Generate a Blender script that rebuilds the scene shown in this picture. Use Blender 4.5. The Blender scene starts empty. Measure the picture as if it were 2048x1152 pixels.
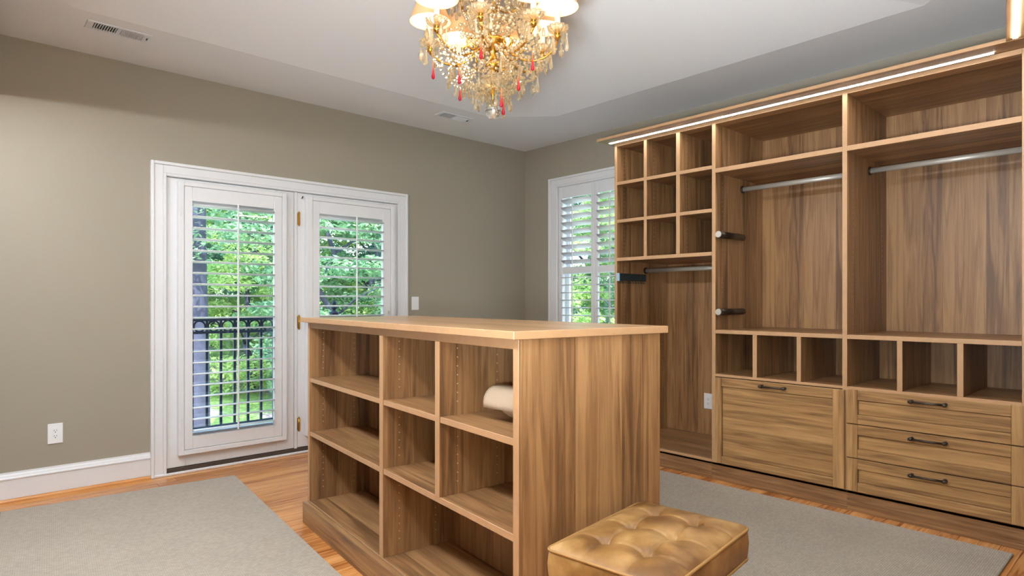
import bpy, bmesh, math, random
from mathutils import Vector, Matrix, Euler
random.seed(7)
S = bpy.context.scene
COL = S.collection
PI = math.pi

# ------------------------------------------------------------------ camera
cam_d = bpy.data.cameras.new('camera')
cam = bpy.data.objects.new('camera', cam_d)
COL.objects.link(cam)
CAM = Vector((-4.4642, -4.6879, 1.1821))
YAW = 0.74
cam.location = CAM
cam.rotation_euler = (PI / 2, 0, -YAW)
cam_d.sensor_width = 36
cam_d.lens = 1241.07 * 36 / 2048
cam_d.shift_y = 26.2 / 2048
cam_d.clip_start = 0.02
cam_d.clip_end = 300
S.camera = cam

# ------------------------------------------------------------------ exposure
S.view_settings.view_transform = 'Standard'
S.view_settings.look = 'None'
S.view_settings.gamma = 1
S.view_settings.use_curve_mapping = False
S.view_settings.exposure = 0.46

# ------------------------------------------------------------------ sky and sun
W = bpy.data.worlds.new('sky')
S.world = W
W.use_nodes = True
nt = W.node_tree
for n in list(nt.nodes):
    nt.nodes.remove(n)
wo = nt.nodes.new('ShaderNodeOutputWorld')
bg = nt.nodes.new('ShaderNodeBackground')
sky = nt.nodes.new('ShaderNodeTexSky')
sky.sky_type = 'NISHITA'
sky.sun_disc = False
sky.sun_elevation = math.radians(52)
sky.sun_rotation = math.radians(200)
sky.air_density = 1.0
sky.dust_density = 2.0
nt.links.new(sky.outputs[0], bg.inputs[0])
bg.inputs[1].default_value = 0.85
nt.links.new(bg.outputs[0], wo.inputs[0])
sun_d = bpy.data.lights.new('sun', 'SUN')
sun_d.energy = 8.0
sun_d.angle = 0.01
sun_d.color = (1, 0.96, 0.88)
sun = bpy.data.objects.new('sun', sun_d)
COL.objects.link(sun)
sun.location = (0, -6, 12)
sun.rotation_euler = Euler((math.radians(38), 0, math.radians(-25)))

# added fill lamp, unseen beside the camera, aimed up to brighten the ceiling
def area(name, loc, target, sx, sy, power, col=(1, 1, 1)):
    d = bpy.data.lights.new(name, 'AREA')
    d.shape = 'RECTANGLE'; d.size = sx; d.size_y = sy; d.energy = power; d.color = col
    o = bpy.data.objects.new(name, d); COL.objects.link(o)
    o.location = loc
    o.rotation_euler = (Vector(target) - Vector(loc)).to_track_quat('-Z', 'Y').to_euler()
area('added_ceiling_fill', (-4.70, -4.45, 1.05), (-4.45, -4.15, 3.2), .6, .5, 225, (.82, .925, 1))

LED = 58.0          # radiance of the strip on the right run
LED_LEFT = 390.0     # the strip on the left run is the brighter one
BULB = 85.0         # radiance of the chandelier bulbs

# ------------------------------------------------------------------ materials
def srgb(r, g, b):
    f = lambda c: (c / 255 / 12.92) if c / 255 <= .04045 else ((c / 255 + .055) / 1.055) ** 2.4
    return (f(r), f(g), f(b), 1)

def new_mat(name):
    m = bpy.data.materials.new(name)
    m.use_nodes = True
    t = m.node_tree
    return m, t, t.nodes['Principled BSDF']

def N(t, kind, **kw):
    n = t.nodes.new(kind)
    for k, v in kw.items():
        setattr(n, k, v)
    return n

def L(t, a, b):
    t.links.new(a, b)

def ramp(t, fac, stops):
    r = N(t, 'ShaderNodeValToRGB')
    e = r.color_ramp.elements
    while len(e) < len(stops):
        e.new(0.5)
    for i, (p, c) in enumerate(stops):
        e[i].position = p
        e[i].color = c
    L(t, fac, r.inputs[0])
    return r

def bump(t, b, height, strength, dist=0.002):
    bn = N(t, 'ShaderNodeBump')
    bn.inputs['Strength'].default_value = strength
    bn.inputs['Distance'].default_value = dist
    L(t, height, bn.inputs['Height'])
    L(t, bn.outputs[0], b.inputs['Normal'])

def plain(name, col, rough=.5, metal=0, noise=0, nscale=40, bmp=0, spec=None):
    m, t, b = new_mat(name)
    b.inputs['Roughness'].default_value = rough
    b.inputs['Metallic'].default_value = metal
    if spec is not None:
        b.inputs['Specular IOR Level'].default_value = spec
    tc = N(t, 'ShaderNodeTexCoord')
    nz = N(t, 'ShaderNodeTexNoise')
    nz.inputs['Scale'].default_value = nscale
    nz.inputs['Detail'].default_value = 5
    L(t, tc.outputs['Object'], nz.inputs['Vector'])
    k = noise
    c0 = tuple(max(0, x * (1 - k)) for x in col[:3]) + (1,)
    c1 = tuple(min(1, x * (1 + k)) for x in col[:3]) + (1,)
    r = ramp(t, nz.outputs[0], [(.3, c0), (.7, c1)])
    L(t, r.outputs[0], b.inputs['Base Color'])
    if bmp:
        bump(t, b, nz.outputs[0], bmp)
    return m

def wood(name, axis, dark, mid, light, band=0.105, rough=.42, seamk=.82, contrast=1.0):
    """laminate with the grain along one axis; printed plank bands across it"""
    m, t, b = new_mat(name)
    b.inputs['Roughness'].default_value = rough
    tc = N(t, 'ShaderNodeTexCoord')
    sep = N(t, 'ShaderNodeSeparateXYZ')
    L(t, tc.outputs['Object'], sep.inputs[0])
    others = [i for i in range(3) if i != axis]
    add = N(t, 'ShaderNodeMath', operation='ADD')
    L(t, sep.outputs[others[0]], add.inputs[0])
    L(t, sep.outputs[others[1]], add.inputs[1])
    g = sep.outputs[axis]
    # wavy drift of the bands
    d = N(t, 'ShaderNodeMath', operation='DIVIDE')
    L(t, add.outputs[0], d.inputs[0])
    d.inputs[1].default_value = band
    fl = N(t, 'ShaderNodeMath', operation='FLOOR')
    L(t, d.outputs[0], fl.inputs[0])
    fr = N(t, 'ShaderNodeMath', operation='FRACT')
    L(t, d.outputs[0], fr.inputs[0])
    wn = N(t, 'ShaderNodeTexWhiteNoise', noise_dimensions='1D')
    L(t, fl.outputs[0], wn.inputs['W'])
    # streaks
    cmb = N(t, 'ShaderNodeCombineXYZ')
    L(t, add.outputs[0], cmb.inputs[0])
    off = N(t, 'ShaderNodeMath', operation='MULTIPLY_ADD')
    L(t, wn.outputs[0], off.inputs[0])
    off.inputs[1].default_value = 13.0
    L(t, g, off.inputs[2])
    L(t, off.outputs[0], cmb.inputs[1])
    L(t, wn.outputs[0], cmb.inputs[2])
    mp = N(t, 'ShaderNodeMapping')
    mp.inputs['Scale'].default_value = (34, 1.7, 5)
    L(t, cmb.outputs[0], mp.inputs[0])
    n1 = N(t, 'ShaderNodeTexNoise')
    n1.inputs['Scale'].default_value = 1.0
    n1.inputs['Detail'].default_value = 6
    n1.inputs['Distortion'].default_value = 1.1
    L(t, mp.outputs[0], n1.inputs['Vector'])
    mp2 = N(t, 'ShaderNodeMapping')
    mp2.inputs['Scale'].default_value = (260, 9, 5)
    L(t, cmb.outputs[0], mp2.inputs[0])
    n2 = N(t, 'ShaderNodeTexNoise')
    n2.inputs['Detail'].default_value = 3
    n2.inputs['Scale'].default_value = 1.0
    L(t, mp2.outputs[0], n2.inputs['Vector'])
    mix = N(t, 'ShaderNodeMath', operation='MULTIPLY_ADD')
    L(t, n2.outputs[0], mix.inputs[0])
    mix.inputs[1].default_value = .22
    L(t, n1.outputs[0], mix.inputs[2])
    mix2 = N(t, 'ShaderNodeMath', operation='MULTIPLY_ADD')
    L(t, wn.outputs[0], mix2.inputs[0])
    mix2.inputs[1].default_value = .22
    L(t, mix.outputs[0], mix2.inputs[2])
    r = ramp(t, mix2.outputs[0], [(.48, dark), (.70, mid), (.92, light)])
    sm = N(t, 'ShaderNodeMath', operation='LESS_THAN')
    L(t, fr.outputs[0], sm.inputs[0])
    sm.inputs[1].default_value = .022
    mx = N(t, 'ShaderNodeMixRGB', blend_type='MULTIPLY')
    mx.inputs[2].default_value = (seamk, seamk * .97, seamk * .94, 1)
    L(t, sm.outputs[0], mx.inputs[0])
    L(t, r.outputs[0], mx.inputs[1])
    L(t, mx.outputs[0], b.inputs['Base Color'])
    bump(t, b, n2.outputs[0], .12, .0006)
    return m

WD, WM, WL = srgb(104, 74, 47), srgb(143, 105, 69), srgb(168, 129, 88)
wood_x = wood('wood_grain_x', 0, WD, WM, WL)
wood_y = wood('wood_grain_y', 1, WD, WM, WL)
wood_z = wood('wood_grain_z', 2, WD, WM, WL)
FD, FM, FL_ = srgb(122, 88, 54), srgb(164, 125, 80), srgb(187, 148, 99)
front_y = wood('drawer_grain_y', 1, FD, FM, FL_, band=.16)
front_z = wood('drawer_grain_z', 2, FD, FM, FL_, band=.16)
edge_m = plain('edge_banding', srgb(180, 141, 103), .45, noise=.05, nscale=30)
top_wood = wood('countertop_grain', 1, srgb(128, 95, 63), srgb(160, 123, 85), srgb(180, 142, 101), rough=.28)
wall_m = plain('taupe_wall_paint', srgb(158, 150, 135), .85, noise=.025, nscale=180, bmp=.15)
ceil_m = plain('ceiling_paint', srgb(236, 236, 237), .9, noise=.02, nscale=150, bmp=.12)
white_m = plain('white_trim_paint', srgb(226, 226, 228), .38, noise=.01)
louver_m = plain('white_louver_paint', srgb(228, 228, 230), .35, noise=.01)
plate_m = plain('white_plastic', srgb(238, 238, 240), .3)
slot_m = plain('dark_slot', srgb(40, 40, 42), .6)
grey_m = plain('vent_lever_grey', srgb(96, 97, 100), .7)  # plain grey of the vent's lever
brass_m = plain('brass', srgb(196, 152, 72), .28, metal=1, noise=.05)
gold_m = plain('gilt_metal', srgb(206, 158, 70), .25, metal=1, noise=.08)
bronze_m = plain('dark_bronze', srgb(78, 68, 60), .35, metal=.85, noise=.1)
chrome_m = plain('brushed_nickel', srgb(190, 184, 174), .38, metal=.35, noise=.03)
teal_m = plain('dark_slate_metal', srgb(58, 72, 76), .4, metal=.6, noise=.05)
cap_m = plain('pale_blue_cap', srgb(150, 180, 200), .4)
iron_m = plain('black_iron', srgb(38, 46, 66), .45, metal=.3, noise=.1)
dark_m = plain('dark_threshold', srgb(74, 62, 54), .5, noise=.15)
pin_m = plain('shelf_pin_metal', srgb(205, 185, 160), .4, metal=.4)
sleeve_m = plain('ivory_candle', srgb(244, 232, 205), .5, noise=.02)
deck_m = plain('balcony_deck', srgb(160, 166, 186), .7, noise=.1, nscale=12)
leg_m = plain('ebonised_leg', srgb(52, 47, 44), .4, noise=.08)
cloth_m = plain('beige_cloth', srgb(180, 158, 134), .85, noise=.06, nscale=220, bmp=.4)
button_m = plain('leather_button', srgb(150, 106, 56), .45, noise=.08)
pipe_m = plain('leather_piping', srgb(160, 120, 70), .4, noise=.05)
trunk_m = plain('tree_bark', srgb(72, 74, 98), .9, noise=.25, nscale=14, bmp=.6)
mulch_m = None

# leather
leather_m, t, b = new_mat('distressed_leather')
tc = N(t, 'ShaderNodeTexCoord')
n1 = N(t, 'ShaderNodeTexNoise'); n1.inputs['Scale'].default_value = 9; n1.inputs['Detail'].default_value = 8
n2 = N(t, 'ShaderNodeTexVoronoi'); n2.inputs['Scale'].default_value = 190
L(t, tc.outputs['Object'], n1.inputs['Vector']); L(t, tc.outputs['Object'], n2.inputs['Vector'])
r = ramp(t, n1.outputs[0], [(.34, srgb(104, 70, 34)), (.5, srgb(140, 102, 56)), (.66, srgb(170, 134, 84))])
L(t, r.outputs[0], b.inputs['Base Color'])
b.inputs['Roughness'].default_value = .42
bump(t, b, n2.outputs[0], .15, .001)

# woven rug
rug_m, t, b = new_mat('woven_wool')
tc = N(t, 'ShaderNodeTexCoord')
br = N(t, 'ShaderNodeTexBrick')
br.inputs['Scale'].default_value = 1
br.inputs['Brick Width'].default_value = .017
br.inputs['Row Height'].default_value = .0085
br.inputs['Mortar Size'].default_value = .0016
br.inputs['Mortar Smooth'].default_value = 1
br.inputs['Color1'].default_value = srgb(184, 174, 161)
br.inputs['Color2'].default_value = srgb(170, 160, 147)
br.inputs['Mortar'].default_value = srgb(142, 134, 124)
L(t, tc.outputs['Object'], br.inputs['Vector'])
nz = N(t, 'ShaderNodeTexNoise'); nz.inputs['Scale'].default_value = 3; nz.inputs['Detail'].default_value = 6
L(t, tc.outputs['Object'], nz.inputs['Vector'])
mx = N(t, 'ShaderNodeMixRGB', blend_type='MULTIPLY'); mx.inputs[0].default_value = 1
rr = ramp(t, nz.outputs[0], [(.3, (.92, .92, .92, 1)), (.7, (1, 1, 1, 1))])
L(t, br.outputs[0], mx.inputs[1]); L(t, rr.outputs[0], mx.inputs[2])
L(t, mx.outputs[0], b.inputs['Base Color'])
b.inputs['Roughness'].default_value = .95
b.inputs['Specular IOR Level'].default_value = .1
bump(t, b, br.outputs['Fac'], -.6, .002)

# oak floor: colour varies plank by plank through the object's random number
oak_m, t, b = new_mat('oak_plank')
tc = N(t, 'ShaderNodeTexCoord'); oi = N(t, 'ShaderNodeObjectInfo')
ad = N(t, 'ShaderNodeVectorMath', operation='ADD')
L(t, tc.outputs['Object'], ad.inputs[0])
cb = N(t, 'ShaderNodeCombineXYZ'); ml = N(t, 'ShaderNodeMath', operation='MULTIPLY'); ml.inputs[1].default_value = 37
L(t, oi.outputs['Random'], ml.inputs[0]); L(t, ml.outputs[0], cb.inputs[0]); L(t, ml.outputs[0], cb.inputs[2])
L(t, cb.outputs[0], ad.inputs[1])
mp = N(t, 'ShaderNodeMapping'); mp.inputs['Scale'].default_value = (2.4, 42, 10)
L(t, ad.outputs[0], mp.inputs[0])
n1 = N(t, 'ShaderNodeTexNoise'); n1.inputs['Scale'].default_value = 1; n1.inputs['Detail'].default_value = 6; n1.inputs['Distortion'].default_value = 1.5
L(t, mp.outputs[0], n1.inputs['Vector'])
ma = N(t, 'ShaderNodeMath', operation='MULTIPLY_ADD'); ma.inputs[1].default_value = .28
L(t, oi.outputs['Random'], ma.inputs[0]); L(t, n1.outputs[0], ma.inputs[2])
r = ramp(t, ma.outputs[0], [(.42, srgb(150, 88, 40)), (.64, srgb(196, 132, 72)), (.9, srgb(214, 156, 96))])
L(t, r.outputs[0], b.inputs['Base Color'])
b.inputs['Roughness'].default_value = .22
bump(t, b, n1.outputs[0], .05, .001)

def emit(name, col, s):
    m = bpy.data.materials.new(name); m.use_nodes = True
    t = m.node_tree
    t.nodes.remove(t.nodes['Principled BSDF'])
    e = N(t, 'ShaderNodeEmission')
    e.inputs[0].default_value = col; e.inputs[1].default_value = s
    L(t, e.outputs[0], t.nodes['Material Output'].inputs[0])
    return m
led_m = emit('led_diffuser', (.95, .975, 1, 1), LED)
led_left_m = emit('led_diffuser_left', (.90, .955, 1, 1), LED_LEFT)
bulb_m = emit('lit_bulb', (1, .86, .66, 1), BULB)

def mix_mat(name, parts):
    """stack of shaders mixed one after another: [(shader kind, settings, factor)]"""
    m = bpy.data.materials.new(name); m.use_nodes = True
    t = m.node_tree
    t.nodes.remove(t.nodes['Principled BSDF'])
    prev = None
    for kind, st, fac in parts:
        s = N(t, kind)
        for k, v in st.items():
            s.inputs[k].default_value = v
        if prev is None:
            prev = s
        else:
            mx = N(t, 'ShaderNodeMixShader')
            mx.inputs[0].default_value = fac
            L(t, prev.outputs[0], mx.inputs[1]); L(t, s.outputs[0], mx.inputs[2])
            prev = mx
    L(t, prev.outputs[0], t.nodes['Material Output'].inputs[0])
    return m
pane_m = mix_mat('window_glass', [('ShaderNodeBsdfTransparent', {'Color': (.93, .97, .96, 1)}, 0),
                                  ('ShaderNodeBsdfGlossy', {'Roughness': .02}, .05)])
crystal_m = mix_mat('crystal', [('ShaderNodeBsdfGlass', {'IOR': 1.52, 'Roughness': .01, 'Color': (1, .965, .88, 1)}, 0),
                                ('ShaderNodeBsdfGlossy', {'Roughness': .06, 'Color': (1, .92, .76, 1)}, .22),
                                ('ShaderNodeBsdfTransparent', {'Color': (1, .97, .9, 1)}, .14),
                                ('ShaderNodeBsdfTranslucent', {'Color': (1, .93, .78, 1)}, .14)])
ball_m = mix_mat('crystal_ball', [('ShaderNodeBsdfGlass', {'IOR': 1.5, 'Roughness': .0, 'Color': (.97, .98, 1, 1)}, 0),
                                  ('ShaderNodeBsdfGlossy', {'Roughness': .02}, .35)])
red_m, t, b = new_mat('red_glass')
tc = N(t, 'ShaderNodeTexCoord'); sp_ = N(t, 'ShaderNodeSeparateXYZ')
L(t, tc.outputs['Generated'], sp_.inputs[0])
r = ramp(t, sp_.outputs[2], [(.12, srgb(186, 12, 44)), (.40, srgb(214, 44, 44)), (.85, srgb(240, 150, 96))])
L(t, r.outputs[0], b.inputs['Base Color'])
b.inputs['Roughness'].default_value = .12
b.inputs['Transmission Weight'].default_value = .35
shade_m = mix_mat('shade_fabric', [('ShaderNodeBsdfDiffuse', {'Color': srgb(226, 196, 158)}, 0),
                                   ('ShaderNodeBsdfTranslucent', {'Color': srgb(236, 206, 160)}, .3)])
liner_m = plain('shade_liner', srgb(250, 244, 230), .7)

def leaf_mat(name, c0, c1, tr):
    m = bpy.data.materials.new(name); m.use_nodes = True
    t = m.node_tree
    t.nodes.remove(t.nodes['Principled BSDF'])
    tc = N(t, 'ShaderNodeTexCoord'); nz = N(t, 'ShaderNodeTexNoise')
    nz.inputs['Scale'].default_value = 1.7; nz.inputs['Detail'].default_value = 4
    L(t, tc.outputs['Object'], nz.inputs['Vector'])
    r = ramp(t, nz.outputs[0], [(.32, c0), (.66, c1)])
    d = N(t, 'ShaderNodeBsdfDiffuse'); tl = N(t, 'ShaderNodeBsdfTranslucent'); mx = N(t, 'ShaderNodeMixShader')
    mx.inputs[0].default_value = tr
    L(t, r.outputs[0], d.inputs[0]); L(t, r.outputs[0], tl.inputs[0])
    L(t, d.outputs[0], mx.inputs[1]); L(t, tl.outputs[0], mx.inputs[2])
    L(t, mx.outputs[0], t.nodes['Material Output'].inputs[0])
    return m
leaf_a = leaf_mat('leaves_mid_green', srgb(96, 150, 128), srgb(172, 206, 164), .35)
leaf_b = leaf_mat('leaves_bright_green', srgb(140, 182, 120), srgb(214, 232, 164), .4)
leaf_c = leaf_mat('leaves_dark_green', srgb(78, 130, 122), srgb(138, 182, 156), .3)

ground_m, t, b = new_mat('lawn_and_mulch')
tc = N(t, 'ShaderNodeTexCoord')
n1 = N(t, 'ShaderNodeTexNoise'); n1.inputs['Scale'].default_value = .35; n1.inputs['Detail'].default_value = 3
n2 = N(t, 'ShaderNodeTexNoise'); n2.inputs['Scale'].default_value = 14; n2.inputs['Detail'].default_value = 6
L(t, tc.outputs['Object'], n1.inputs['Vector']); L(t, tc.outputs['Object'], n2.inputs['Vector'])
r1 = ramp(t, n2.outputs[0], [(.3, srgb(92, 132, 70)), (.7, srgb(160, 190, 110))])
r2 = ramp(t, n2.outputs[0], [(.3, srgb(128, 112, 124)), (.7, srgb(188, 172, 184))])
r3 = ramp(t, n1.outputs[0], [(.47, (0, 0, 0, 1)), (.53, (1, 1, 1, 1))])
mx = N(t, 'ShaderNodeMixRGB')
L(t, r3.outputs[0], mx.inputs[0]); L(t, r1.outputs[0], mx.inputs[1]); L(t, r2.outputs[0], mx.inputs[2])
L(t, mx.outputs[0], b.inputs['Base Color'])
b.inputs['Roughness'].default_value = 1

# ------------------------------------------------------------------ mesh helpers
def BM():
    return bmesh.new()

def box(bm, x0, x1, y0, y1, z0, z1, bev=.0015, mat=0, front=None):
    """box; front = (axis, sign, material index) paints the face on that side"""
    if x0 > x1: x0, x1 = x1, x0
    if y0 > y1: y0, y1 = y1, y0
    if z0 > z1: z0, z1 = z1, z0
    tmp = bmesh.new()
    m = Matrix.Translation(((x0 + x1) / 2, (y0 + y1) / 2, (z0 + z1) / 2)) @ Matrix.Diagonal((x1 - x0, y1 - y0, z1 - z0, 1))
    bmesh.ops.create_cube(tmp, size=1, matrix=m)
    if bev and min(x1 - x0, y1 - y0, z1 - z0) > bev * 2.5:
        bmesh.ops.bevel(tmp, geom=tmp.edges[:], offset=bev, segments=1, affect='EDGES', profile=.5)
    tmp.normal_update()
    for f in tmp.faces:
        f.material_index = mat
        if front:
            for ax, sg, mi in (front if isinstance(front, list) else [front]):
                if f.normal[ax] * sg > .6:
                    f.material_index = mi
    me = bpy.data.meshes.new('tmp'); tmp.to_mesh(me); tmp.free()
    bm.from_mesh(me)
    bpy.data.meshes.remove(me)
    return bm

def tube(bm, pts, rad, seg=10, cap=True, mat=0, flat=None):
    pts = [Vector(p) for p in pts]
    n = len(pts)
    rads = rad if isinstance(rad, (list, tuple)) else [rad] * n
    rings = []
    up = None
    for i, p in enumerate(pts):
        d = (pts[min(i + 1, n - 1)] - pts[max(i - 1, 0)]).normalized()
        if up is None:
            up = Vector((0, 0, 1)) if abs(d.z) < .9 else Vector((1, 0, 0))
        s = d.cross(up)
        if s.length < 1e-5:
            s = d.orthogonal()
        s.normalize()
        up = s.cross(d).normalized()
        fx = flat or 1
        rings.append([bm.verts.new(p + (s * math.cos(2 * PI * k / seg) * fx + up * math.sin(2 * PI * k / seg)) * rads[i]) for k in range(seg)])
    fs = []
    for i in range(n - 1):
        for k in range(seg):
            fs.append(bm.faces.new((rings[i][k], rings[i][(k + 1) % seg], rings[i + 1][(k + 1) % seg], rings[i + 1][k])))
    if cap:
        fs.append(bm.faces.new(rings[0][::-1])); fs.append(bm.faces.new(rings[-1]))
    for f in fs:
        f.material_index = mat
        f.smooth = len(f.verts) == 4
    return bm

def lathe(bm, prof, c=(0, 0, 0), seg=20, lobes=0, amp=0, mat=0, smooth=True):
    """profile of (radius, z); lobes scallop the radius"""
    c = Vector(c)
    rings = []
    for r, z in prof:
        if r < 1e-5:
            rings.append([bm.verts.new(c + Vector((0, 0, z)))])
        else:
            rg = []
            for k in range(seg):
                a = 2 * PI * k / seg
                rr = r * (1 + amp * abs(math.cos(lobes * a / 2)) - amp) if lobes else r
                rg.append(bm.verts.new(c + Vector((rr * math.cos(a), rr * math.sin(a), z))))
            rings.append(rg)
    for i in range(len(rings) - 1):
        A, B = rings[i], rings[i + 1]
        for k in range(seg):
            k2 = (k + 1) % seg
            if len(A) == 1 and len(B) == 1:
                continue
            if len(A) == 1:
                f = bm.faces.new((A[0], B[k2], B[k]))
            elif len(B) == 1:
                f = bm.faces.new((A[k], A[k2], B[0]))
            else:
                f = bm.faces.new((A[k], A[k2], B[k2], B[k]))
            f.smooth = smooth; f.material_index = mat
    return bm

def ball(bm, c, r, u=16, v=10, sz=1, mat=0, smooth=True):
    prof = [(r * math.sin(PI * i / v), -r * sz * math.cos(PI * i / v)) for i in range(v + 1)]
    return lathe(bm, [(max(0, a if 0 < i < v else 0), z) for i, (a, z) in enumerate(prof)], c, u, mat=mat, smooth=smooth)

def finish(bm, name, mats, parent=None, loc=None):
    """link a bmesh whose vertices stand in the scene's own coordinates as one object"""
    bmesh.ops.recalc_face_normals(bm, faces=bm.faces[:])
    me = bpy.data.meshes.new(name)
    if parent is not None:
        bm.transform(WM_(parent).inverted())
    if loc is not None:
        bm.transform(Matrix.Translation(-Vector(loc)))
    bm.to_mesh(me); bm.free()
    for m in (mats if isinstance(mats, (list, tuple)) else [mats]):
        me.materials.append(m)
    o = bpy.data.objects.new(name, me)
    COL.objects.link(o)
    if loc is not None:
        o.location = loc
    if parent is not None:
        o.parent = parent
    return o

def WM_(o):
    m = o.matrix_basis.copy()
    while o.parent:
        o = o.parent
        m = o.matrix_basis @ m
    return m

def inst(name, me, parent, M=None):
    """another object on the same mesh; M in the parent's space"""
    o = bpy.data.objects.new(name, me)
    COL.objects.link(o)
    o.parent = parent
    if M is not None:
        o.matrix_basis = M
    return o

def thing(name, label, cat, loc=(0, 0, 0), rz=0, group=None):
    o = bpy.data.objects.new(name, None)
    COL.objects.link(o)
    o.location = loc; o.rotation_euler = (0, 0, rz)
    o.empty_display_size = .1
    o['label'] = label; o['category'] = cat
    if group: o['group'] = group
    return o

def tag(o, label, cat, group=None):
    o['label'] = label; o['category'] = cat
    if group: o['group'] = group
    return o

def struct(name, bm, mats, parent=None):
    o = finish(bm, name, mats, parent)
    if parent is None:
        o['kind'] = 'structure'
    return o

def struct_empty(name, loc=(0, 0, 0)):
    o = bpy.data.objects.new(name, None); COL.objects.link(o)
    o.location = loc; o['kind'] = 'structure'
    return o

# ------------------------------------------------------------------ room shell
XL, YB, H = -5.12, -4.86, 2.74        # left wall, wall behind the camera, perimeter ceiling height
DX0, DX1, DZ = -3.366, -1.543, 2.035  # door opening in the far wall
WY0, WY1, WZ0, WZ1 = -1.385, -.479, .62, 2.299   # window opening in the right wall

bm = BM()
box(bm, XL - .15, DX0, 0, .15, -.02, 2.8, 0); box(bm, DX1, .16, 0, .15, -.02, 2.8, 0); box(bm, DX0, DX1, 0, .15, DZ, 2.8, 0)
struct('wall_front', bm, wall_m)
bm = BM()
box(bm, 0, .15, WY1, .0, -.02, 2.8, 0); box(bm, 0, .15, YB, WY0, -.02, 2.8, 0)
box(bm, 0, .15, WY0, WY1, -.02, WZ0, 0); box(bm, 0, .15, WY0, WY1, WZ1, 2.8, 0)
struct('wall_right', bm, wall_m)
bm = BM(); box(bm, XL - .15, XL, YB, 0, -.02, 2.8, 0); struct('wall_left', bm, wall_m)
bm = BM(); box(bm, XL - .15, .15, YB - .15, YB, -.02, 2.8, 0); struct('wall_back', bm, wall_m)

# tray ceiling: flat border, sloped band with cut corners, raised centre
bm = BM()
def octa(x0, x1, y0, y1, c, z):
    return [bm.verts.new(Vector(p + (z,))) for p in ((x1 - c, y1), (x1, y1 - c), (x1, y0 + c), (x1 - c, y0), (x0 + c, y0), (x0, y0 + c), (x0, y1 - c), (x0 + c, y1))]
o1 = octa(-4.36, -.655, -4.14, -.685, .40, H)
o2 = octa(-4.36 + 1.1, -.655 - 1.1, -4.14 + 1.1, -.685 - 1.1, .2, H + .21)
ow = [bm.verts.new(v) for v in ((.05, .05, H), (.05, YB - .05, H), (XL - .05, YB - .05, H), (XL - .05, .05, H))]
for i in range(8):
    bm.faces.new((o1[i], o1[(i + 1) % 8], o2[(i + 1) % 8], o2[i]))
bm.faces.new(o2)
bm.faces.new((ow[0], o1[0], o1[1])); bm.faces.new((ow[0], o1[1], o1[2], ow[1])); bm.faces.new((ow[1], o1[2], o1[3]))
bm.faces.new((ow[1], o1[3], o1[4], ow[2])); bm.faces.new((ow[2], o1[4], o1[5])); bm.faces.new((ow[2], o1[5], o1[6], ow[3]))
bm.faces.new((ow[3], o1[6], o1[7])); bm.faces.new((ow[3], o1[7], o1[0], ow[0]))
struct('ceiling', bm, ceil_m)
bm = BM(); box(bm, XL - .15, .15, YB - .15, .15, 3.5, 3.6, 0); struct('sky_block_slab', bm, white_m)  # unseen slab added above the ceiling to keep the sky out

# floor: subfloor with oak planks laid along the far wall
bm = BM(); box(bm, XL, .0, YB, .0, -.05, -.004, 0)
floor = struct('floor', bm, dark_m)
PW = .083
rows = int(4.84 / PW) + 1
for rI in range(rows):
    y1 = -.002 - rI * PW; y0 = max(y1 - PW + .0012, YB)
    x = -.60
    first = random.uniform(.4, 1.4)
    while x > XL + .02:
        ln = first if first else random.uniform(.9, 1.9)
        first = None
        xa = max(x - ln, XL + .002)
        if xa < XL + .35: xa = XL + .002
        if x <= -4.6:
            break
        bm = BM()
        box(bm, xa + .0008, x - .0008, y0, y1, -.004, random.uniform(-.0004, .0002), .0012)
        p = finish(bm, 'plank', oak_m, floor)
        x = xa

# ------------------------------------------------------------------ trims round the doors and the skirting
bm = BM()
def casing(bm, u0, u1, zt, wl, wr, wt, fn):
    """stepped door casing: fn(bm, ua, ub, za, zb, depth)"""
    for (a, b_, d) in ((0, .22, .030), (.22, .80, .020), (.80, 1, .026)):
        fn(bm, u0 + wl * a, u0 + wl * b_, 0 if True else 0, zt - wt * a, d)
        fn(bm, u1 - wr * b_, u1 - wr * a, 0, zt - wt * a, d)
        fn(bm, u0 + wl * b_, u1 - wr * b_, zt - wt * b_, zt - wt * a, d)
casing(bm, -3.456, -1.449, 2.123, .095, .099, .095, lambda b_, a, c, z0, z1, d: box(b_, a, c, -d, -.001, z0, z1, .003))
# jamb faces and the strip between the two leaves
box(bm, DX0, DX0 + .006, .0, .13, .0, DZ, 0); box(bm, DX1 - .006, DX1, .0, .13, 0, DZ, 0); box(bm, DX0, DX1, 0, .13, DZ - .006, DZ, 0)
box(bm, -2.469, -2.447, -.006, .06, .012, DZ, .002)
struct('trim_1', bm, white_m)
bm = BM()
box(bm, DX0, DX1, -.012, .10, .004, .040, .003)
th = struct('trim_2', bm, dark_m)
bm = BM(); box(bm, -3.44, DX1 + .1, -.03, -.0125, .0, .016, .003); struct('trim_3', bm, white_m)

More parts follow.
